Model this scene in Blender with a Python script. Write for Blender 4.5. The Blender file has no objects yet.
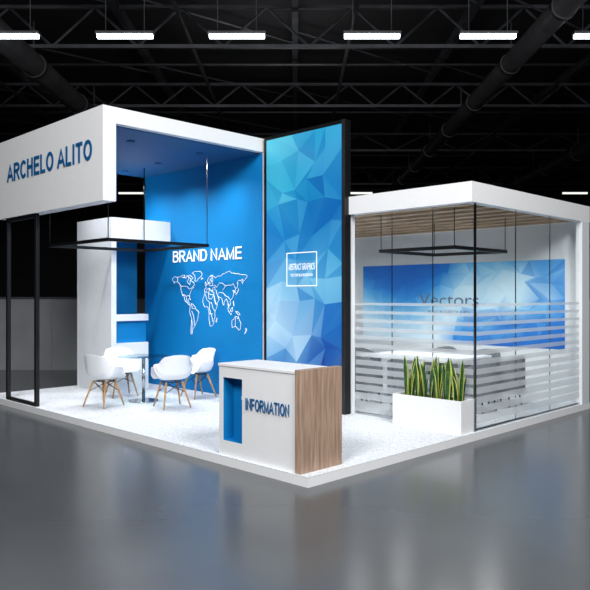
import bpy, bmesh, math, random
from mathutils import Vector, Matrix
random.seed(4)
S = bpy.context.scene
S.view_settings.view_transform = 'Standard'
COL = S.collection

def lin(c):
    return tuple(((v/255)/12.92 if v/255 <= 0.04045 else ((v/255+0.055)/1.055)**2.4) for v in c)

def mat(name, rgb, rough=0.5, metal=0.0, var=0.04, nscale=8, stretch=(1,1,1), bump=0.0, emit=0.0, spec=0.5, rgb2=None):
    m = bpy.data.materials.new(name); m.use_nodes = True
    nt = m.node_tree; b = nt.nodes['Principled BSDF']
    c = lin(rgb)
    tc = nt.nodes.new('ShaderNodeTexCoord'); mp = nt.nodes.new('ShaderNodeMapping')
    mp.inputs['Scale'].default_value = stretch
    nt.links.new(tc.outputs['Object'], mp.inputs['Vector'])
    n = nt.nodes.new('ShaderNodeTexNoise'); n.inputs['Scale'].default_value = nscale; n.inputs['Detail'].default_value = 5
    nt.links.new(mp.outputs['Vector'], n.inputs['Vector'])
    r = nt.nodes.new('ShaderNodeValToRGB')
    if rgb2: d = lin(rgb2); e = c
    else:
        d = tuple(v*(1-var) for v in c); e = tuple(min(1, v*(1+var)) for v in c)
    r.color_ramp.elements[0].color = (*d, 1); r.color_ramp.elements[0].position = 0.35
    r.color_ramp.elements[1].color = (*e, 1); r.color_ramp.elements[1].position = 0.65
    nt.links.new(n.outputs['Fac'], r.inputs['Fac'])
    nt.links.new(r.outputs['Color'], b.inputs['Base Color'])
    b.inputs['Roughness'].default_value = rough; b.inputs['Metallic'].default_value = metal
    b.inputs['Specular IOR Level'].default_value = spec
    if bump:
        bp = nt.nodes.new('ShaderNodeBump'); bp.inputs['Strength'].default_value = bump; bp.inputs['Distance'].default_value = 0.01
        nt.links.new(n.outputs['Fac'], bp.inputs['Height']); nt.links.new(bp.outputs['Normal'], b.inputs['Normal'])
    if emit:
        nt.links.new(r.outputs['Color'], b.inputs['Emission Color']); b.inputs['Emission Strength'].default_value = emit
    return m

def attr_mat(name, emit=0.25, rough=0.35):
    m = bpy.data.materials.new(name); m.use_nodes = True
    nt = m.node_tree; b = nt.nodes['Principled BSDF']
    a = nt.nodes.new('ShaderNodeAttribute'); a.attribute_name = 'Col'
    nt.links.new(a.outputs['Color'], b.inputs['Base Color'])
    nt.links.new(a.outputs['Color'], b.inputs['Emission Color'])
    b.inputs['Emission Strength'].default_value = emit
    b.inputs['Roughness'].default_value = rough
    return m

def glass_mat(name, tint=(0.95, 0.98, 0.98), base=0.04, amp=0.4):
    m = bpy.data.materials.new(name); m.use_nodes = True
    nt = m.node_tree; nt.nodes.clear()
    o = nt.nodes.new('ShaderNodeOutputMaterial'); mx = nt.nodes.new('ShaderNodeMixShader')
    t = nt.nodes.new('ShaderNodeBsdfTransparent'); t.inputs['Color'].default_value = (*tint, 1)
    g = nt.nodes.new('ShaderNodeBsdfGlossy'); g.inputs['Roughness'].default_value = 0.02
    f = nt.nodes.new('ShaderNodeLayerWeight'); f.inputs['Blend'].default_value = 0.5
    p = nt.nodes.new('ShaderNodeMath'); p.operation = 'POWER'; p.inputs[1].default_value = 4
    q = nt.nodes.new('ShaderNodeMath'); q.operation = 'MULTIPLY_ADD'; q.inputs[1].default_value = amp; q.inputs[2].default_value = base
    nt.links.new(f.outputs['Facing'], p.inputs[0]); nt.links.new(p.outputs[0], q.inputs[0])
    nt.links.new(q.outputs[0], mx.inputs[0]); nt.links.new(t.outputs[0], mx.inputs[1]); nt.links.new(g.outputs[0], mx.inputs[2])
    nt.links.new(mx.outputs[0], o.inputs['Surface'])
    return m

def frost_mat(name, fac):
    m = bpy.data.materials.new(name); m.use_nodes = True
    nt = m.node_tree; nt.nodes.clear()
    o = nt.nodes.new('ShaderNodeOutputMaterial'); mx = nt.nodes.new('ShaderNodeMixShader'); mx.inputs[0].default_value = fac
    t = nt.nodes.new('ShaderNodeBsdfTransparent')
    m2 = nt.nodes.new('ShaderNodeMixShader'); m2.inputs[0].default_value = 0.45
    d = nt.nodes.new('ShaderNodeBsdfDiffuse'); d.inputs['Color'].default_value = (0.72, 0.75, 0.78, 1)
    tr = nt.nodes.new('ShaderNodeBsdfTranslucent'); tr.inputs['Color'].default_value = (0.72, 0.75, 0.78, 1)
    nt.links.new(d.outputs[0], m2.inputs[1]); nt.links.new(tr.outputs[0], m2.inputs[2])
    nt.links.new(t.outputs[0], mx.inputs[1]); nt.links.new(m2.outputs[0], mx.inputs[2])
    nt.links.new(mx.outputs[0], o.inputs['Surface'])
    return m

class MB:
    def __init__(s, name): s.name = name; s.bm = bmesh.new(); s.mats = []
    def mi(s, m):
        if m not in s.mats: s.mats.append(m)
        return s.mats.index(m)
    def box(s, x0, x1, y0, y1, z0, z1, m, bev=0.0):
        r = bmesh.ops.create_cube(s.bm, size=1.0)
        vs = r['verts']
        for v in vs:
            v.co = Vector(((x0+x1)/2+v.co.x*(x1-x0), (y0+y1)/2+v.co.y*(y1-y0), (z0+z1)/2+v.co.z*(z1-z0)))
        fs = set(f for v in vs for f in v.link_faces); k = s.mi(m)
        for f in fs: f.material_index = k
        if bev:
            es = list(set(e for v in vs for e in v.link_edges))
            q = bmesh.ops.bevel(s.bm, geom=es, offset=bev, segments=2, affect='EDGES', profile=0.5)
            for f in q['faces']: f.material_index = k
        return s
    def cyl(s, a, b, r, m, r2=None, seg=16, smooth=True):
        a = Vector(a); b = Vector(b); d = b-a; r2 = r if r2 is None else r2
        q = d.to_track_quat('Z', 'Y').to_matrix().to_4x4()
        M = Matrix.Translation((a+b)/2) @ q
        g = bmesh.ops.create_cone(s.bm, cap_ends=True, segments=seg, radius1=r, radius2=r2, depth=d.length, matrix=M)
        k = s.mi(m)
        for f in set(f for v in g['verts'] for f in v.link_faces):
            f.material_index = k; f.smooth = smooth and len(f.verts) == 4
        return s
    def beam(s, a, b, w, m):
        return s.cyl(a, b, w*0.7071, m, seg=4, smooth=False)
    def poly(s, pts, m):
        f = s.bm.faces.new([s.bm.verts.new(p) for p in pts]); f.material_index = s.mi(m); return f
    def quads(s, rows, m, smooth=True):
        k = s.mi(m); V = [[s.bm.verts.new(p) for p in r] for r in rows]
        for i in range(len(V)-1):
            for j in range(len(V[0])-1):
                f = s.bm.faces.new((V[i][j], V[i][j+1], V[i+1][j+1], V[i+1][j])); f.material_index = k; f.smooth = smooth
        return V
    def done(s, mw=None, parent=None):
        me = bpy.data.meshes.new(s.name)
        s.bm.normal_update(); s.bm.to_mesh(me); s.bm.free()
        for m in s.mats: me.materials.append(m)
        o = bpy.data.objects.new(s.name, me); COL.objects.link(o)
        if mw is not None: o.matrix_world = mw
        if parent: o.parent = parent
        return o

def empty(name, loc=(0,0,0), rz=0):
    e = bpy.data.objects.new(name, None); e.location = loc; e.rotation_euler = (0,0,rz); e.empty_display_size = 0.2
    COL.objects.link(e); return e

FACE = Matrix(((0,0,-1,0),(-1,0,0,0),(0,1,0,0),(0,0,0,1)))  # local x->-Y, y->Z, z->-X
def face_at(x, y, z): return Matrix.Translation((x,y,z)) @ FACE

# ---- stroke lettering (grotesque capitals)
def arc(cx, cy, rx, ry, a0, a1, n=12):
    return [(cx+rx*math.cos(math.radians(a0+(a1-a0)*i/n)), cy+ry*math.sin(math.radians(a0+(a1-a0)*i/n))) for i in range(n+1)]
def glyph(ch, t):
    h = t/2; T = 1-h
    if ch == 'A': return 0.78, [[(0.03,0),(0.39,1.0),(0.75,0)], [(0.16,0.33),(0.62,0.33)]]
    if ch == 'B': return 0.70, [[(h,h),(h,T),(0.38,T)]+arc(0.38,0.76,0.24,T-0.76,90,-90)[1:]+[(h,0.52)], [(0.38,0.52)]+arc(0.40,(0.52+h)/2,0.25,(0.52-h)/2,90,-90)+[(h,h)]]
    if ch == 'C': return 0.76, [arc(0.40,0.5,0.40-h,0.5-h,42,318,22)]
    if ch == 'D': return 0.74, [[(h,h),(h,T),(0.32,T)]+arc(0.32,0.5,0.37,0.5-h,90,-90,16)[1:]+[(h,h)]]
    if ch == 'E': return 0.66, [[(0.64,T),(h,T),(h,h),(0.65,h)], [(h,0.52),(0.60,0.52)]]
    if ch == 'F': return 0.62, [[(0.60,T),(h,T),(h,0)], [(h,0.5),(0.54,0.5)]]
    if ch == 'G': return 0.80, [arc(0.41,0.5,0.41-h,0.5-h,45,325,22)+[(0.76,0.46),(0.44,0.46)]]
    if ch == 'H': return 0.72, [[(h,0),(h,1)], [(0.70-h,0),(0.70-h,1)], [(h,0.53),(0.70-h,0.53)]]
    if ch == 'I': return t+0.06, [[(h+0.03,0),(h+0.03,1)]]
    if ch == 'K': return 0.70, [[(h,0),(h,1)], [(0.64,1),(h,0.36)], [(0.25,0.56),(0.68,0)]]
    if ch == 'L': return 0.58, [[(h,1),(h,h),(0.57,h)]]
    if ch == 'M': return 0.84, [[(h,0),(h,0.97),(0.41,0.05),(0.82-h,0.97),(0.82-h,0)]]
    if ch == 'N': return 0.72, [[(h,0),(h,0.96),(0.70-h,0.04),(0.70-h,1)]]
    if ch == 'O': return 0.82, [arc(0.41,0.5,0.41-h,0.5-h,0,360,28)]
    if ch == 'P': return 0.68, [[(h,0),(h,T),(0.40,T)]+arc(0.40,0.72,0.25,T-0.72,90,-90)[1:]+[(h,0.44+h)]]
    if ch == 'R': return 0.74, [[(h,0),(h,T),(0.42,T)]+arc(0.42,0.73,0.24,T-0.73,90,-90)[1:]+[(h,0.46+h*0.6)], [(0.38,0.47),(0.70,0)]]
    if ch == 'S': return 0.68, [arc(0.34,0.73,0.25,T-0.73,20,270,14)+arc(0.34,0.27,0.28,0.27-h+0.01,90,-160,14)[1:]]
    if ch == 'T': return 0.66, [[(0,T),(0.66,T)], [(0.33,T),(0.33,0)]]
    if ch == 'U': return 0.72, [[(h,1),(h,0.35)]+arc(0.35,0.35,0.35-h,0.35-h,180,360)+[(0.70-h,1)]]
    if ch == 'V': return 0.76, [[(0.03,1),(0.38,0.0),(0.73,1)]]
    return 0.22, []
def strip(mb, pts, t, z0, z1, fx, m):
    n = len(pts); P = [Vector(p) for p in pts]; closed = (P[0]-P[-1]).length < 1e-5
    L, Rr = [], []
    for i in range(n):
        if closed: a = P[(i-1) if i > 0 else n-2]; b = P[(i+1) if i < n-1 else 1]
        else: a = P[max(0,i-1)]; b = P[min(n-1,i+1)]
        d1 = (P[i]-a); d2 = (b-P[i])
        if d1.length < 1e-6: d1 = d2
        if d2.length < 1e-6: d2 = d1
        d1 = d1.normalized(); d2 = d2.normalized()
        n1 = Vector((-d1.y, d1.x)); n2 = Vector((-d2.y, d2.x)); mm = n1+n2
        if mm.length < 1e-4: mm = n1.copy()
        mm.normalize(); k = min(1/max(0.25, mm.dot(n1)), 2.2)*t/2
        L.append(P[i]+mm*k); Rr.append(P[i]-mm*k)
    cl = lambda v: max(0.0, min(1.0, v))
    rows = []
    for l, r in zip(L, Rr):
        l = (l.x*fx, cl(l.y)); r = (r.x*fx, cl(r.y))
        rows.append([(*l, z0), (*l, z1), (*r, z1), (*r, z0)])
    mb.quads(rows, m, smooth=False)
    for rr in (rows[0], rows[-1]): mb.poly(rr, m)
def text(name, body, w, h, x, y, z, m, parent=None, ext=0.006, t=0.13, gap=0.12):
    mb = MB(name); cx = 0; k = mb.mi(m)
    items = []
    for ch in body:
        gw, st = glyph(ch, t); items.append((cx, st)); cx += gw+gap
    W = cx-gap; sx = w/W
    for x0, st in items:
        for s in st:
            strip(mb, [(a+x0, b) for a, b in s], t, 0, ext, 1.0, m)
    for v in mb.bm.verts:
        v.co.x = (v.co.x-W/2)*sx; v.co.y = (v.co.y-0.5)*h
    o = mb.done(parent=parent); o.matrix_local = face_at(x, y, z); return o
def ftext(name, body, w, h, x, y, z, m, parent=None, ext=0.001):
    cu = bpy.data.curves.new(name, 'FONT'); cu.body = body; cu.extrude = ext
    to = bpy.data.objects.new('tmp', cu); COL.objects.link(to)
    dg = bpy.context.evaluated_depsgraph_get(); dg.update()
    me = bpy.data.meshes.new_from_object(to.evaluated_get(dg))
    bpy.data.objects.remove(to)
    xs = [v.co.x for v in me.vertices]; ys = [v.co.y for v in me.vertices]
    cx = (min(xs)+max(xs))/2; cy = (min(ys)+max(ys))/2; sx = w/(max(xs)-min(xs)); sy = h/(max(ys)-min(ys))
    for v in me.vertices: v.co.x = (v.co.x-cx)*sx; v.co.y = (v.co.y-cy)*sy
    me.materials.clear(); me.materials.append(m)
    o = bpy.data.objects.new(name, me); COL.objects.link(o)
    if parent: o.parent = parent
    o.matrix_local = face_at(x, y, z)
    return o

# ---------------- materials
WHITE = mat('white_laminate', (238,239,241), 0.45, var=0.01)
WHITE2 = mat('white_wall_paint', (220,224,228), 0.6, var=0.015)
CARPET = mat('white_carpet', (238,241,244), 0.9, nscale=45, bump=0.3, rgb2=(200,206,213))
BLUE = mat('blue_wall_paint', (0,122,188), 0.6, var=0.03, nscale=2, spec=0.3)
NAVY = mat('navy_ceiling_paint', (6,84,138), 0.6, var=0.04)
INK = mat('blue_letter_acrylic', (14,92,146), 0.4, var=0.02)
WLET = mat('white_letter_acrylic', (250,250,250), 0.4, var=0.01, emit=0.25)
BLACK = mat('black_powder_coated_steel', (20,21,23), 0.4, 0.3, var=0.1)
GRAYM = mat('dark_steel_edge', (50,54,60), 0.35, 0.5, var=0.1)
WOOD = mat('grey_oak_veneer', (184,156,136), 0.5, nscale=5, stretch=(7,7,0.5), rgb2=(146,120,102), bump=0.05)
SLAT = mat('ceiling_oak_slat', (206,176,142), 0.55, nscale=5, stretch=(6,0.5,6), rgb2=(170,138,106))
LEG = mat('beech_wood', (200,160,112), 0.45, nscale=8, stretch=(5,5,0.8), rgb2=(168,124,78))
SHELL = mat('white_moulded_plastic', (232,235,239), 0.3, var=0.01)
CHROME = mat('brushed_chrome', (190,194,198), 0.2, 1.0, var=0.03)
FABRIC = mat('grey_upholstery', (120,124,130), 0.9, nscale=60, rgb2=(96,100,106), bump=0.2)
GLASS = glass_mat('clear_glass')
TGLASS = glass_mat('table_glass', (0.70,0.84,0.87), 0.1, 0.5)
FROST = frost_mat('frosted_film', 0.62)
HDARK = mat('hall_dark_paint', (28,28,31), 0.8, var=0.3, nscale=0.5)
HSTEEL = mat('hall_dark_steel', (60,61,66), 0.6, 0.1, var=0.3, nscale=2)
HDUCT = mat('hall_duct_metal', (54,54,56), 0.5, 0.3, var=0.2, nscale=2)
HPART = mat('hall_grey_partition', (132,134,138), 0.85, var=0.08, nscale=1.2)
GROUND = mat('polished_concrete', (80,83,86), 0.22, var=0.06, nscale=0.8, spec=0.5)
LAMP = mat('fluorescent_tube', (240,246,255), 0.5, var=0.0, emit=9.0)
LAMPF = mat('far_fluorescent_tube', (240,244,235), 0.5, var=0.0, emit=1.2)
SOIL = mat('dark_soil', (50,38,30), 0.95, nscale=40, var=0.4, bump=0.5)
LEAFG = mat('snake_leaf_green', (54,104,46), 0.4, nscale=9, stretch=(1,1,6), rgb2=(18,52,26))
LEAFY = mat('snake_leaf_margin', (180,188,88), 0.4, var=0.1)

# ---------------- camera
CX, CY, CZ = -4.812, -4.635, 1.85
cam = bpy.data.cameras.new('camera'); cam.lens = 697/590*36; cam.sensor_width = 36
co = bpy.data.objects.new('camera', cam); COL.objects.link(co)
co.location = (CX, CY, CZ); co.rotation_euler = (math.radians(90), 0, math.radians(-45))
S.camera = co
HALL = Matrix.Translation((CX, CY, 0)) @ Matrix.Rotation(math.radians(-45), 4, 'Z')   # hall axes: x right, y along hall

# ---------------- hall
HW, HB, HF, HH = 34, 60, -14, 10.2
m = MB('floor'); m.box(-HW, HW, HF, HB, -0.2, 0, GROUND); m.done(HALL)
m = MB('ceiling'); m.box(-HW, HW, HF, HB, HH, HH+0.2, HDARK); m.done(HALL)
m = MB('wall_back'); m.box(-HW, HW, HB, HB+0.3, 0, HH, HDARK); m.done(HALL)
m = MB('wall_left'); m.box(-HW-0.3, -HW, HF, HB, 0, HH, HDARK); m.done(HALL)
m = MB('wall_right'); m.box(HW, HW+0.3, HF, HB, 0, HH, HDARK); m.done(HALL)
m = MB('wall_front'); m.box(-HW, HW, HF-0.3, HF, 0, HH, HDARK); m.done(HALL)
m = MB('hall_partition_wall')
for i in range(-9, 9):
    m.box(i*2.0+0.003, i*2.0+1.997, 17.2, 17.3, 0.0, 1.75, HPART)
m.box(-18, 18, 17.18, 17.32, 1.75, 1.8, HSTEEL)
m.done(HALL)

m = MB('roof_trusses')
for d, zt, zb, st in ((9,9.9,9.1,1.0), (14,9.7,9.0,1.4), (19.5,9.9,8.8,1.2), (26,9.7,8.9,1.0), (34,9.7,8.9,1.6), (43,9.7,8.7,1.2), (52,9.7,8.9,1.0)):
    for z in (zt, zb): m.box(-HW, HW, d-0.05, d+0.05, z-0.05, z+0.05, HSTEEL)
    x = -32.0; k = 0
    while x < 32:
        m.beam((x, d, zb if k % 2 else zt), (x+st, d, zt if k % 2 else zb), 0.055, HSTEEL); x += st; k += 1
for x in range(-30, 31, 5):
    m.box(x-0.09, x+0.09, HF+1, HB-1, 9.75, 10.05, HSTEEL)
    for j in range(3, 50, 3):
        if (j+x) % 2: m.beam((x, j, 9.8), (x+5, j+4, 9.8), 0.05, HSTEEL)
m.done(HALL)
m = MB('air_ducts')
for x, r, z in ((-7.5, 0.33, 8.45), (6.2, 0.28, 8.5), (13, 0.35, 8.4), (-14, 0.3, 8.4)):
    m.cyl((x, 6, z), (x, 50, z), r, HDUCT, seg=20)
    for j in range(8, 50, 4): m.cyl((x, j, z), (x, j+0.12, z), r+0.03, HDUCT, seg=20)
    for j in range(8, 50, 6): m.beam((x, j, z), (x, j, 9.7), 0.04, HSTEEL)
m.done(HALL)
m = MB('sprinkler_pipes')
for x in (-3.1, 1.6, 9.3, -10.4): m.cyl((x, 4, 9.35), (x, 55, 9.35), 0.06, HDUCT, seg=10)
for d in (12, 17.8, 23, 29, 38): m.cyl((-30, d, 9.45), (30, d, 9.45), 0.05, HDUCT, seg=10)
m.done(HALL)

def lamp_row(px_list, y, z, ln, lm, h=0.07):
    for px in px_list:
        d = 697*(z-1.85)/(294-y); x = (px-295)*d/697
        m = MB('linear_ceiling_light')
        m.box(x-ln/2, x+ln/2, d-0.06, d+0.06, z, z+h, lm)
        m.box(x-ln/2-0.03, x+ln/2+0.03, d-0.1, d+0.1, z+h, z+h+0.06, HSTEEL)
        for s in (-0.35, 0.35): m.cyl((x+s*ln, d, z+h), (x+s*ln, d, 10.2), 0.012, HSTEEL, seg=6)
        m.done(HALL)
lamp_row((-105, 11, 125, 237, 372, 488, 602, 715), 37.0, 8.0, 1.32, LAMP, 0.08)
lamp_row((20, 131, 250, 360, 470, 575), 193, 8.0, 1.5, LAMPF, 0.1)

# ---------------- platform
PT = 0.1
m = MB('booth_platform')
PX, PY = 6.62, 7.9
m.box(0, PX, 0, PY, 0, PT-0.012, WHITE)
m.box(0.0, PX, 0.0, PY, PT-0.012, PT, CARPET)
m.done()

# ---------------- canopy with blue wall
can = empty('booth_canopy', (0,0,0))
m = MB('canopy_structure')
Y0, Y1 = 3.84, 7.32
m.box(0, 0.2, Y0, Y1, 3.13, 4.42, WHITE)                   # fascia
m.box(0.2, 3.03, Y0, Y1, 4.2, 4.42, WHITE)                 # roof slab
m.box(2.93, 3.03, Y0, Y1, PT, 4.2, WHITE)                  # wall
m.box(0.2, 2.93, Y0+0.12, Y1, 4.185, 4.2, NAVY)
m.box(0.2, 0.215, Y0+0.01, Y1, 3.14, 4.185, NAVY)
m.box(2.915, 2.93, Y0+0.02, Y1, PT, 4.185, BLUE)
for (x, y) in ((0.9,4.6),(0.9,5.8),(0.9,6.9),(2.2,4.6),(2.2,5.8),(2.2,6.9)):
    m.cyl((x,y,4.165),(x,y,4.185),0.06,NAVY)
m.done(parent=can)
text('fascia_lettering', 'ARCHELO ALITO', 2.80, 0.29, -0.006, 5.52, 3.86, INK, can, t=0.175)
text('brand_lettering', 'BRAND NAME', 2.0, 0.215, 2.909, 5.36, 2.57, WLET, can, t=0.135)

conts = [
 [(-168,66),(-156,71),(-140,69),(-128,70),(-115,68),(-108,68),(-96,67),(-94,72),(-85,69),(-82,67),(-93,60),(-88,56),(-80,52),(-78,56),(-77,62),(-70,60),(-64,58),(-56,52),(-66,49),(-60,46),(-70,43),(-74,39),(-76,35),(-81,31),(-80,25),(-83,29),(-90,29),(-97,27),(-97,20),(-91,18),(-87,21),(-88,16),(-83,14),(-82,9),(-78,8),(-84,9),(-92,14),(-102,17),(-106,22),(-112,30),(-114,28),(-118,34),(-124,40),(-124,48),(-133,56),(-142,60),(-152,59),(-160,55),(-158,60),(-166,62)],
 [(-78,8),(-72,12),(-62,10),(-52,5),(-50,0),(-40,-3),(-35,-7),(-39,-15),(-41,-22),(-48,-27),(-54,-34),(-58,-38),(-64,-42),(-66,-48),(-69,-53),(-74,-52),(-74,-44),(-72,-34),(-70,-20),(-77,-13),(-81,-5),(-79,2)],
 [(-55,60),(-44,60),(-36,65),(-22,70),(-20,76),(-30,80),(-55,80),(-68,77),(-56,72),(-53,66)],
 [(-9,37),(-9,43),(-1,44),(-4,48),(2,51),(8,54),(10,57),(12,54),(20,55),(24,59),(22,61),(21,64),(25,66),(18,63),(16,57),(12,56),(6,58),(6,62),(14,68),(24,71),(40,67),(42,65),(50,69),(60,69),(68,69),(74,73),(88,75),(104,78),(114,74),(128,73),(140,73),(160,70),(178,69),(178,65),(170,60),(163,58),(160,52),(156,57),(162,62),(152,59),(142,59),(136,54),(141,52),(138,46),(131,43),(128,39),(129,35),(126,35),(124,40),(118,39),(122,37),(121,30),(115,23),(108,21),(106,17),(109,12),(105,9),(100,13),(103,3),(98,9),(97,17),(92,22),(87,21),(80,15),(79,9),(75,12),(72,20),(67,25),(60,25),(56,27),(51,29),(56,24),(59,21),(52,15),(44,13),(39,21),(35,29),(35,36),(28,37),(26,40),(40,41),(38,46),(31,46),(28,42),(23,37),(20,40),(13,45),(18,40),(15,38),(9,44),(3,42),(-1,37),(-6,36)],
 [(-17,15),(-17,21),(-10,29),(-6,35),(10,37),(11,33),(20,31),(32,31),(35,27),(38,18),(43,11),(51,12),(46,3),(40,-3),(40,-14),(35,-20),(35,-25),(28,-33),(18,-34),(15,-26),(12,-17),(13,-8),(9,0),(8,5),(2,6),(-7,5),(-13,9)],
 [(114,-22),(122,-18),(130,-12),(136,-12),(137,-16),(141,-17),(142,-11),(146,-19),(153,-27),(150,-37),(143,-39),(137,-35),(129,-32),(116,-35),(114,-27)],
 [(44,-25),(50,-16),(47,-25)], [(130,31),(137,34),(141,38),(143,43),(140,38),(134,34)],
 [(95,5),(104,-4),(106,-6),(98,1)], [(109,1),(117,6),(118,0),(114,-4),(110,-2)], [(131,-2),(141,-3),(150,-9),(140,-8),(133,-4)],
 [(-5,50),(1,51),(0,54),(-4,58),(-5,54)], [(-24,65),(-15,66),(-16,64),(-22,63)], [(173,-35),(178,-38),(173,-42),(167,-46),(172,-41)],
 [(-85,22),(-78,23),(-74,20),(-80,21)], [(-80,73),(-62,66),(-72,63),(-78,66),(-88,71)], [(-120,72),(-105,73),(-105,69),(-118,69)], [(106,-7),(114,-8),(108,-8)],[(120,18),(122,17),(125,8),(121,13)],
]
borders = [[(-124,49),(-95,49),(-83,43),(-67,46)],[(-117,32),(-106,31),(-97,27)],[(-141,69),(-141,60)],[(-70,-4),(-60,-15),(-58,-30),(-54,-34)],[(-70,-20),(-66,-30),(-70,-50)],
 [(-72,11),(-68,2),(-50,2)],[(28,50),(40,50),(48,46),(60,55),(75,54),(88,49),(110,50),(120,53),(131,43)],[(75,35),(88,28),(97,27),(106,22)],[(74,40),(88,49)],[(45,40),(50,30),(62,36),(75,35)],
 [(10,37),(12,23),(24,22),(32,31)],[(-5,32),(3,20),(15,14),(24,15),(30,4),(40,-3)],[(15,14),(14,3),(24,-12),(30,-25)],[(13,-8),(30,-8)],[(24,71),(30,62),(28,50),(15,50),(8,54)],[(129,-12),(129,-32)]]
cu = bpy.data.curves.new('world_map_outline', 'CURVE'); cu.dimensions = '3D'; cu.bevel_depth = 0.0042; cu.bevel_resolution = 0
def subd(pts, closed):
    out = []; n = len(pts)
    for i in range(n if closed else n-1):
        a = pts[i]; b = pts[(i+1) % n]
        out.append(a)
        out.append(((a[0]+b[0])/2+random.uniform(-1,1), (a[1]+b[1])/2+random.uniform(-1,1)))
    if not closed: out.append(pts[-1])
    return out
for lst, cl in ((conts, True), (borders, False)):
    for c in lst:
        c = subd(c, cl)
        sp = cu.splines.new('POLY'); sp.points.add(len(c)-1); sp.use_cyclic_u = cl
        for p, (lo, la) in zip(sp.points, c):
            p.co = (lo/180*1.12, (la-13)/66*0.57, 0, 1)
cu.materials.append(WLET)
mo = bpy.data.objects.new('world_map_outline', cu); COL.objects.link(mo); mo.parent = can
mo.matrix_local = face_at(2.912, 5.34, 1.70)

m = MB('fascia_support_frame')
for y in (5.97, 7.04): m.box(0.03, 0.09, y-0.03, y+0.03, PT, 3.129, BLACK)
m.box(0.03, 0.09, 6.0, 7.01, 3.07, 3.129, BLACK); m.box(0.03, 0.09, 6.0, 7.01, PT, PT+0.05, BLACK)
m.done()

m = MB('storage_cabin')
bx0, bx1, by0, by1, bz = 1.65, 2.912, 6.45, 7.7, 3.24
t = 0.1
m.box(bx0, bx0+t, by0, by1, PT, bz, WHITE2)
m.box(bx0+t, bx1, by0, by0+t, 2.86, bz, WHITE2)         # header
m.box(bx0+t, bx1, by0+t, by1, bz-0.08, bz, WHITE2)      # roof
m.box(bx0+t, 2.42, by0, by0+t, PT, 0.98, WHITE2)
m.box(bx0+t, 2.42, by0, by0+t, 1.38, 1.5, WHITE2)
m.box(bx0+t, 2.9, by1-0.1, by1, PT, bz-0.08, BLUE)
m.box(bx0+t, 2.42, by0+0.08, by0+0.095, 0.98, 1.38, BLUE)
m.done()

# ---------------- graphic panel
def lerp(a,b,t): return tuple(a[i]+(b[i]-a[i])*t for i in range(3))
def facet(name, W, H, nx, ny, cf, x, yc, zc, material, parent=None, seed=1, jit=0.38, soft=0.5):
    rnd = random.Random(seed); bm = bmesh.new(); lay = bm.loops.layers.float_color.new('Col')
    P = []
    for j in range(ny+1):
        r = []
        for i in range(nx+1):
            u = i/nx; v = j/ny
            if 0 < i < nx: u += rnd.uniform(-jit, jit)/nx
            if 0 < j < ny: v += rnd.uniform(-jit, jit)/ny
            r.append((bm.verts.new(((u-0.5)*W, (v-0.5)*H, 0)), u, v, cf(u, v, rnd)))
        P.append(r)
    for j in range(ny):
        for i in range(nx):
            q = [P[j][i], P[j][i+1], P[j+1][i+1], P[j+1][i]]
            tr = ((0,1,2),(0,2,3)) if rnd.random() < 0.5 else ((0,1,3),(1,2,3))
            for t3 in tr:
                f = bm.faces.new([q[k][0] for k in t3])
                u = sum(q[k][1] for k in t3)/3; v = sum(q[k][2] for k in t3)/3
                c = cf(u, v, rnd)
                for l, k in zip(f.loops, t3): l[lay] = (*lin(lerp(c, q[k][3], soft)), 1)
    me = bpy.data.meshes.new(name); bm.to_mesh(me); bm.free(); me.materials.append(material)
    o = bpy.data.objects.new(name, me); COL.objects.link(o)
    if parent: o.parent = parent
    o.matrix_local = face_at(x, yc, zc); return o

def ramp(stops, t):
    t = max(0, min(1, t))
    for (a, ca), (b, cb) in zip(stops, stops[1:]):
        if t <= b: return lerp(ca, cb, (t-a)/(b-a))
    return stops[-1][1]
def c_panel(u, v, r):
    left = ramp([(0,(8,40,104)),(0.12,(30,110,176)),(0.24,(196,222,234)),(0.36,(184,216,230)),(0.5,(70,150,200)),(0.64,(14,116,180)),(0.8,(50,170,205)),(1,(92,204,224))], v+r.uniform(-0.06,0.06))
    right = ramp([(0,(4,34,104)),(0.2,(6,60,142)),(0.33,(20,100,176)),(0.46,(96,176,212)),(0.58,(40,136,190)),(0.72,(4,92,164)),(0.86,(16,128,184)),(1,(30,150,196))], v+r.uniform(-0.07,0.07))
    k = max(0, min(1, (u-0.3)/0.5 + r.uniform(-0.25,0.25)))
    c = lerp(left, right, k)
    return lerp(c, (4,70,152) if r.random() < 0.6 else (190,230,240), r.uniform(0,0.3))
gp = empty('graphic_panel')
m = MB('panel_frame')
gy0, gy1, gz1 = 2.04, 3.78, 4.42
m.box(2.9, 3.02, gy0, gy1, PT, gz1, BLACK)
m.box(2.888, 2.9, gy0, gy0+0.06, PT, gz1, GRAYM); m.box(2.888, 2.9, gy1-0.05, gy1, PT, gz1, BLACK)
m.box(2.888, 2.9, gy0+0.06, gy1-0.05, gz1-0.05, gz1, BLACK); m.box(2.888, 2.9, gy0+0.06, gy1-0.05, PT, PT+0.06, BLACK)
m.done(parent=gp)
PAN = attr_mat('backlit_print', 0.2)
facet('panel_print', 1.66, 4.21, 5, 11, c_panel, 2.896, (gy0+gy1)/2, (PT+gz1)/2, PAN, gp, seed=11, soft=0.4)
fy, fz = 2.93, 2.25
m = MB('print_text_frame')
for (a,b,c,d) in ((-0.33,0.33,0.25,0.265),(-0.33,0.33,-0.265,-0.25),(-0.33,-0.315,-0.25,0.25),(0.315,0.33,-0.25,0.25)):
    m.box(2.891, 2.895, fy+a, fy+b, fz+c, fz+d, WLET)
m.done(parent=gp)
text('print_title', 'ABSTRACT GRAPHICS', 0.57, 0.10, 2.894, fy, fz+0.04, WLET, gp, ext=0.002)
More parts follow.
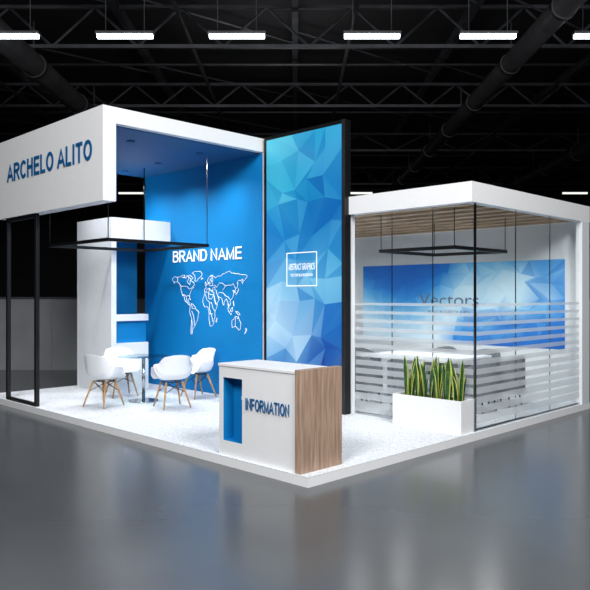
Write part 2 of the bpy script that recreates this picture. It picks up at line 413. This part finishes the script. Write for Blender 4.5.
text('print_subtitle', 'VECTOR BACKGROUND', 0.48, 0.045, 2.894, fy, fz-0.09, WLET, gp, ext=0.002)

# ---------------- reception counter
rc = empty('reception_counter')
m = MB('counter_body')
ya, yb, zc0, zc1 = 0.20, 1.4, PT, 1.1
na, nb, nz0, nz1 = 1.014, 1.334, 0.26, 0.95
m.box(0.2, 0.6, ya, yb, zc0, zc1-0.03, WHITE)
m.box(0.04, 0.2, ya, na, zc0, zc1-0.03, WHITE)
m.box(0.04, 0.2, nb, yb, zc0, zc1-0.03, WHITE)
m.box(0.04, 0.2, na, nb, zc0, nz0, WHITE); m.box(0.04, 0.2, na, nb, nz1, zc1-0.03, WHITE)
m.box(0.19, 0.2, na, nb, nz0, nz1, BLUE); m.box(0.045, 0.19, nb-0.006, nb, nz0, nz1, BLUE)
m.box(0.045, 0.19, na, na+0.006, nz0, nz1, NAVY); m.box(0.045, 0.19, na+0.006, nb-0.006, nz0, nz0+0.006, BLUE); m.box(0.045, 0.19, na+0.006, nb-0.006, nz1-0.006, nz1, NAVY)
m.box(0.03, 0.62, ya, yb+0.01, zc1-0.03, zc1, WHITE, 0.004)
m.box(0.02, 0.63, 0.12, ya, zc0, zc1+0.015, WOOD, 0.003)
m.done(parent=rc)
text('counter_lettering', 'INFORMATION', 0.66, 0.125, 0.034, 0.62, 0.70, INK, rc, t=0.155)
text('counter_small_lettering', 'BRAND N', 0.15, 0.035, 0.188, 1.12, 0.72, WLET, rc, ext=0.001)

# ---------------- glass meeting room
gr = empty('glass_meeting_room')
rx0, rx1, ry1 = 2.98, 6.62, 5.6
m = MB('room_roof')
zt, zb = 3.29, 3.03
m.box(rx0, rx0+0.14, 0, gy0, zb, zt, WHITE)
m.box(3.04, 3.18, gy0, ry1, zb, zt, WHITE)
m.box(rx0+0.14, rx1, 0, 0.14, zb, zt, WHITE)
m.box(rx1-0.14, rx1, 0.14, ry1, zb, zt, WHITE)
m.box(3.18, rx1-0.14, ry1-0.14, ry1, zb, zt, WHITE)
m.box(rx0+0.14, rx1-0.14, 0.14, ry1-0.14, zt-0.05, zt, WHITE2)
m.done(parent=gr)
m = MB('ceiling_slats')
x = 3.3
while x < 6.4:
    m.box(x, x+0.18, 0.14, ry1-0.14, zb+0.02, zb+0.10, SLAT); x += 0.44
m.done(parent=gr)
m = MB('room_walls')
m.box(6.5, 6.6, 0.0, ry1, PT, zb, WHITE2)
m.box(6.32, 6.5, 0.0, 0.1, PT, zb, WHITE2)
m.box(3.04, 6.5, ry1-0.1, ry1, PT, zb, WHITE2)
m.box(3.04, 3.12, gy0, ry1-0.1, PT, zb, WHITE2)
m.done(parent=gr)
m = MB('glass_panes')
ys = [0.03, 0.68, 1.36, 2.03]
g0, g1 = PT+0.03, zb
for a, b in zip(ys, ys[1:]): m.poly([(3.123,b-0.004,g0),(3.123,a+0.004,g0),(3.123,a+0.004,g1),(3.123,b-0.004,g1)], GLASS)
xs = [3.14, 4.21, 5.27, 6.31]
for a, b in zip(xs, xs[1:]): m.poly([(a+0.004,0.05,g0),(b-0.004,0.05,g0),(b-0.004,0.05,g1),(a+0.004,0.05,g1)], GLASS)
m.done(parent=gr)
m = MB('glass_channels')
m.box(3.105, 3.14, 0.03, gy0, PT, PT+0.03, CHROME); m.box(3.14, 6.32, 0.035, 0.065, PT, PT+0.03, CHROME)
m.box(3.11, 3.135, 0.03, 0.055, PT+0.03, zb, CHROME)
for y in ys[1:3]: m.box(3.117, 3.129, y-0.004, y+0.004, PT+0.03, zb, CHROME)
for x in xs[1:3]: m.box(x-0.004, x+0.004, 0.044, 0.056, PT+0.03, zb, CHROME)
m.done(parent=gr)
m = MB('frosted_stripes')
n = 13
for i in range(n):
    zc = 0.2 + i*0.125; h = 0.1 - 0.0052*i
    m.poly([(3.114,gy0-0.02,zc),(3.114,0.06,zc),(3.114,0.06,zc+h),(3.114,gy0-0.02,zc+h)], FROST)
    m.poly([(3.15,0.04,zc),(6.3,0.04,zc),(6.3,0.04,zc+h),(3.15,0.04,zc+h)], FROST)
m.done(parent=gr)
def c_mural(u, v, r):
    if u < 0.5:
        t = v + 0.25*math.sin(u*7)
        c = ramp([(0,(215,230,240)),(0.35,(200,224,238)),(0.6,(120,186,226)),(0.85,(24,116,196)),(1,(12,92,180))], t+r.uniform(-0.03,0.03))
    else:
        t = v - (u-0.45)*0.2
        c = ramp([(0,(40,120,196)),(0.2,(90,166,218)),(0.4,(176,212,232)),(0.6,(206,226,236)),(0.8,(140,196,226)),(1,(50,146,212))], t+r.uniform(-0.12,0.12))
        if v < 0.4 and u > 0.55: c = lerp(c, (10,70,160), r.uniform(0,0.8))
        if u > 0.85: c = lerp(c, (16,100,190), r.uniform(0,0.8))
    return c
MUR = attr_mat('mural_print', 0.2)
facet('wall_mural', 4.3, 1.5, 16, 7, c_mural, 6.496, 2.51, 1.695, MUR, gr, seed=5, soft=0.6)
MTX = mat('mural_text_grey', (100,122,150), 0.5)
ftext('mural_lettering', 'Vectors', 1.3, 0.24, 6.49, 2.6, 1.76, MTX, gr)
text('mural_small_lettering', 'BACKGROUND', 0.9, 0.06, 6.494, 2.6, 1.53, MTX, gr, ext=0.001)

# ---------------- pendant frames
def pendant(x0, x1, y0, y1, z, ztop):
    m = MB('pendant_light_frame'); w = 0.05
    m.box(x0, x1, y0, y0+w, z, z+w, BLACK); m.box(x0, x1, y1-w, y1, z, z+w, BLACK)
    m.box(x0, x0+w, y0+w, y1-w, z, z+w, BLACK); m.box(x1-w, x1, y0+w, y1-w, z, z+w, BLACK)
    for x in (x0+w/2, x1-w/2):
        for y in (y0+w/2, y1-w/2): m.cyl((x,y,z+w),(x,y,ztop),0.007,BLACK,seg=6)
    m.done()
pendant(0.45, 2.32, 4.5, 6.42, 2.64, 4.185)
pendant(3.7, 5.2, 0.7, 2.05, 2.50, 3.24)

# ---------------- planter
m = MB('planter_box')
p0, p1, q0, q1, pz = 2.79, 3.09, 0.04, 1.1, 0.52
m.box(p0, p0+0.025, q0, q1, PT, pz, WHITE); m.box(p1-0.025, p1, q0, q1, PT, pz, WHITE)
m.box(p0+0.025, p1-0.025, q0, q0+0.025, PT, pz, WHITE); m.box(p0+0.025, p1-0.025, q1-0.025, q1, PT, pz, WHITE)
m.box(p0+0.025, p1-0.025, q0+0.025, q1-0.025, PT, pz-0.03, SOIL)
m.done()
m = MB('snake_plants')
for c in range(6):
    cy = q0+0.13 + c*(q1-q0-0.30)/5; cx = (p0+p1)/2
    for k in range(7):
        a = random.uniform(0, 2*math.pi); rr = random.uniform(0.01, 0.06)
        bx = cx+math.cos(a)*rr; by = cy+math.sin(a)*rr
        H = random.uniform(0.32, 0.57); lean = random.uniform(0.01, 0.09)
        la = a+random.uniform(-0.5,0.5); W = random.uniform(0.03, 0.042); tw = random.uniform(0, math.pi)
        rows = []; N = 9
        for i in range(N+1):
            t = i/N; w = W*(0.6+0.9*t-0.45*t*t)*(1-t**6) + 0.0005
            an = tw+0.5*t; dx, dy = math.cos(an), math.sin(an)
            px = min(max(bx+math.cos(la)*lean*t*t, p0-0.04), 3.06); py = by+math.sin(la)*lean*t*t; z = pz-0.028+H*t
            nx, ny = -dy*w*0.4, dx*w*0.4
            rows.append([(px-dx*w, py-dy*w, z), (px-dx*w*0.78+nx*0.8, py-dy*w*0.78+ny*0.8, z), (px+nx, py+ny, z), (px+dx*w*0.78+nx*0.8, py+dy*w*0.78+ny*0.8, z), (px+dx*w, py+dy*w, z)])
        V = m.quads(rows, LEAFG); ky = m.mi(LEAFY)
        for i in range(N):
            for j in (0, 3):
                f = m.bm.faces.get((V[i][j], V[i][j+1], V[i+1][j+1], V[i+1][j]))
                if f: f.material_index = ky
m.done()

# ---------------- shell armchair
def smooth(stops, t):
    for (a, va), (b, vb) in zip(stops, stops[1:]):
        if t <= b:
            s = (t-a)/(b-a); s = s*s*(3-2*s); return va+(vb-va)*s
    return stops[-1][1]
def shell_mesh():
    bm = bmesh.new(); NU, NV = 22, 16; V = []
    for i in range(NU+1):
        u = i/NU; row = []
        yc = smooth([(0,0.25),(0.15,0.17),(0.5,-0.14),(0.62,-0.2),(1,-0.29)], u)
        zc = smooth([(0,0.425),(0.12,0.445),(0.35,0.425),(0.5,0.44),(0.62,0.52),(1,0.83)], u)
        w = smooth([(0,0.21),(0.15,0.27),(0.4,0.32),(0.6,0.31),(0.8,0.25),(0.95,0.19),(1,0.14)], u)
        rise = smooth([(0,0.0),(0.1,0.03),(0.28,0.21),(0.5,0.235),(0.65,0.17),(0.85,0.03),(1,-0.02)], u)
        wrap = smooth([(0,-0.04),(0.15,-0.01),(0.4,0.0),(0.6,0.09),(0.8,0.09),(1,0.03)], u)
        for j in range(NV+1):
            v = -1+2*j/NV; a = abs(v)
            x = w*math.sin(v*math.pi/2*0.92)*(1.0 if a < 0.8 else 1+0.06*(a-0.8)*5)
            row.append(bm.verts.new((x, yc+wrap*a**2.2, zc+rise*a**3.2)))
        V.append(row)
    for i in range(NU):
        for j in range(NV):
            f = bm.faces.new((V[i][j], V[i][j+1], V[i+1][j+1], V[i+1][j])); f.smooth = True
    me = bpy.data.meshes.new('shell'); bm.to_mesh(me); bm.free(); me.materials.append(SHELL); return me
SH = shell_mesh()
def base_mesh():
    m = MB('chair_base')
    for sx in (-1, 1):
        m.cyl((sx*0.22, 0.2, 0.006), (sx*0.13, 0.1, 0.40), 0.012, LEG, r2=0.018, seg=12)
        m.cyl((sx*0.22, -0.24, 0.006), (sx*0.13, -0.11, 0.40), 0.012, LEG, r2=0.018, seg=12)
        m.cyl((sx*0.13, 0.1, 0.395), (sx*0.13, -0.11, 0.395), 0.008, BLACK, seg=8)
        m.cyl((sx*0.165, 0.14, 0.24), (-sx*0.13, 0.1, 0.395), 0.005, BLACK, seg=8)
        m.cyl((sx*0.17, -0.165, 0.24), (-sx*0.13, -0.11, 0.395), 0.005, BLACK, seg=8)
        m.cyl((sx*0.165, 0.14, 0.24), (sx*0.13, -0.11, 0.395), 0.005, BLACK, seg=8)
    m.cyl((-0.13, 0.1, 0.4), (0.13, 0.1, 0.4), 0.008, BLACK, seg=8); m.cyl((-0.13, -0.11, 0.4), (0.13, -0.11, 0.4), 0.008, BLACK, seg=8)
    o = m.done(); me = o.data; bpy.data.objects.remove(o); return me
BS = base_mesh()
tabx, taby = 1.55, 5.26
for i, (x, y) in enumerate(((0.83,5.25),(1.52,4.42),(2.46,5.0),(1.6,6.02))):
    a = math.atan2(taby-y, tabx-x)-math.pi/2
    e = empty('shell_armchair', (x,y,PT), a + (0.25,-0.2,0.2,-0.15)[i])
    s = bpy.data.objects.new('shell', SH); COL.objects.link(s); s.parent = e
    so = s.modifiers.new('t','SOLIDIFY'); so.thickness = 0.012
    sb = s.modifiers.new('s','SUBSURF'); sb.levels = 1; sb.render_levels = 1
    b = bpy.data.objects.new('legs', BS); COL.objects.link(b); b.parent = e
m = MB('round_glass_table')
m.cyl((tabx,taby,PT+0.735),(tabx,taby,PT+0.747),0.42,TGLASS,seg=48)
m.cyl((tabx,taby,PT+0.018),(tabx,taby,PT+0.725),0.028,CHROME,seg=20)
m.cyl((tabx,taby,PT+0.725),(tabx,taby,PT+0.735),0.1,CHROME,seg=24)
m.cyl((tabx,taby,PT),(tabx,taby,PT+0.018),0.24,CHROME,seg=40)
m.done()

# ---------------- meeting room furniture
m = MB('meeting_table')
m.box(4.3, 5.7, 1.25, 2.95, PT+0.71, PT+0.75, WHITE, 0.006)
for x in (4.42, 5.58):
    for y in (1.4, 2.8): m.box(x-0.03, x+0.03, y-0.03, y+0.03, PT, PT+0.71, CHROME)
m.done()
def tub():
    m = MB('upholstered_armchair'); N = 20
    def ring(r, z):
        pts = []
        for i in range(N+1):
            a = math.radians(160) + math.radians(220)*i/N
            pts.append((math.cos(a)*r, math.sin(a)*r, z(i/N)))
        return pts
    top = lambda t: 0.62+0.16*math.sin(t*math.pi)
    lo = lambda t: 0.22
    A = ring(0.31, lo); B = ring(0.31, top); Cc = ring(0.24, top); D = ring(0.24, lo)
    rows = [[a,b,(0.5*(b[0]+c[0]), 0.5*(b[1]+c[1]), b[2]+0.02),c,d,a] for a,b,c,d in zip(A,B,Cc,D)]
    m.quads(rows, FABRIC)
    for r in (rows[0], rows[-1]): m.poly(r[:5], FABRIC)
    m.cyl((0,0.02,0.24),(0,0.02,0.44),0.25,FABRIC,seg=28)
    m.cyl((0,0.02,0.44),(0,0.02,0.47),0.25,FABRIC,r2=0.22,seg=28)
    for sx in (-1,1):
        for sy in (-1,1): m.cyl((sx*0.2,sy*0.18,0.004),(sx*0.16,sy*0.15,0.25),0.012,BLACK,seg=10)
    return m.done()
tb = tub(); tme = tb.data; bpy.data.objects.remove(tb)
for (x,y,r) in ((3.9,1.65,-90),(3.9,2.5,-90),(6.08,1.65,90),(6.08,2.5,90),(4.6,0.85,0),(5.4,0.85,0),(5.0,3.35,180)):
    o = bpy.data.objects.new('upholstered_armchair', tme); COL.objects.link(o); o.location = (x,y,PT); o.rotation_euler = (0,0,math.radians(r))

# ---------------- lights
def aim(o, t): o.rotation_euler = (Vector(t)-o.location).to_track_quat('-Z','Y').to_euler()
def area(name, loc, tgt, P, sx, sy, col=(1,1,1)):
    l = bpy.data.lights.new(name,'AREA'); l.shape = 'RECTANGLE'; l.size = sx; l.size_y = sy; l.energy = P; l.color = col
    o = bpy.data.objects.new(name,l); COL.objects.link(o); o.location = loc; aim(o,tgt); return o
def spot(name, loc, tgt, P, ang, col=(1,1,1), r=0.05, blend=0.8):
    l = bpy.data.lights.new(name,'SPOT'); l.energy = P; l.spot_size = math.radians(ang); l.spot_blend = blend; l.shadow_soft_size = r; l.color = col
    o = bpy.data.objects.new(name,l); COL.objects.link(o); o.location = loc; aim(o,tgt); return o
area('added_front_fill', (-8,-3,8.5), (1.5,4,2), 1250, 3, 3)  # unseen area light, added behind the camera to brighten fascia and booth front
area('added_front_fill', (-2,-8,8.5), (4,1,1.5), 1150, 3, 3)  # second added front light, no visible fixture
for (lx, ly) in ((-9, 13), (0, 20), (9, 13)):
    v = HALL @ Vector((lx, ly, 7.2)); t3 = HALL @ Vector((lx, ly+3, 10))
    area('added_truss_fill', v, t3, 60, 3, 1)  # added fill so the dark ceiling structure reads, no real fixture
for (x, y) in ((0.9,4.6),(0.9,5.8),(0.9,6.9),(2.2,4.6),(2.2,5.8),(2.2,6.9)):
    spot('added_canopy_fill', (x,y,4.15), (x,y,0), 115, 140)  # made-up spots, added to light the blue wall and the floor below
for (x, y) in ((3.8,0.9),(3.8,2.6),(5.0,0.9),(5.0,2.6),(5.0,4.3)):
    spot('added_room_fill', (x,y,3.0), (x,y,0), 62, 160, r=0.12)  # added spots without visible lamps, to brighten the room interior
w = bpy.data.worlds.new('world'); S.world = w; w.use_nodes = True
w.node_tree.nodes['Background'].inputs[0].default_value = (0.02,0.02,0.025,1)
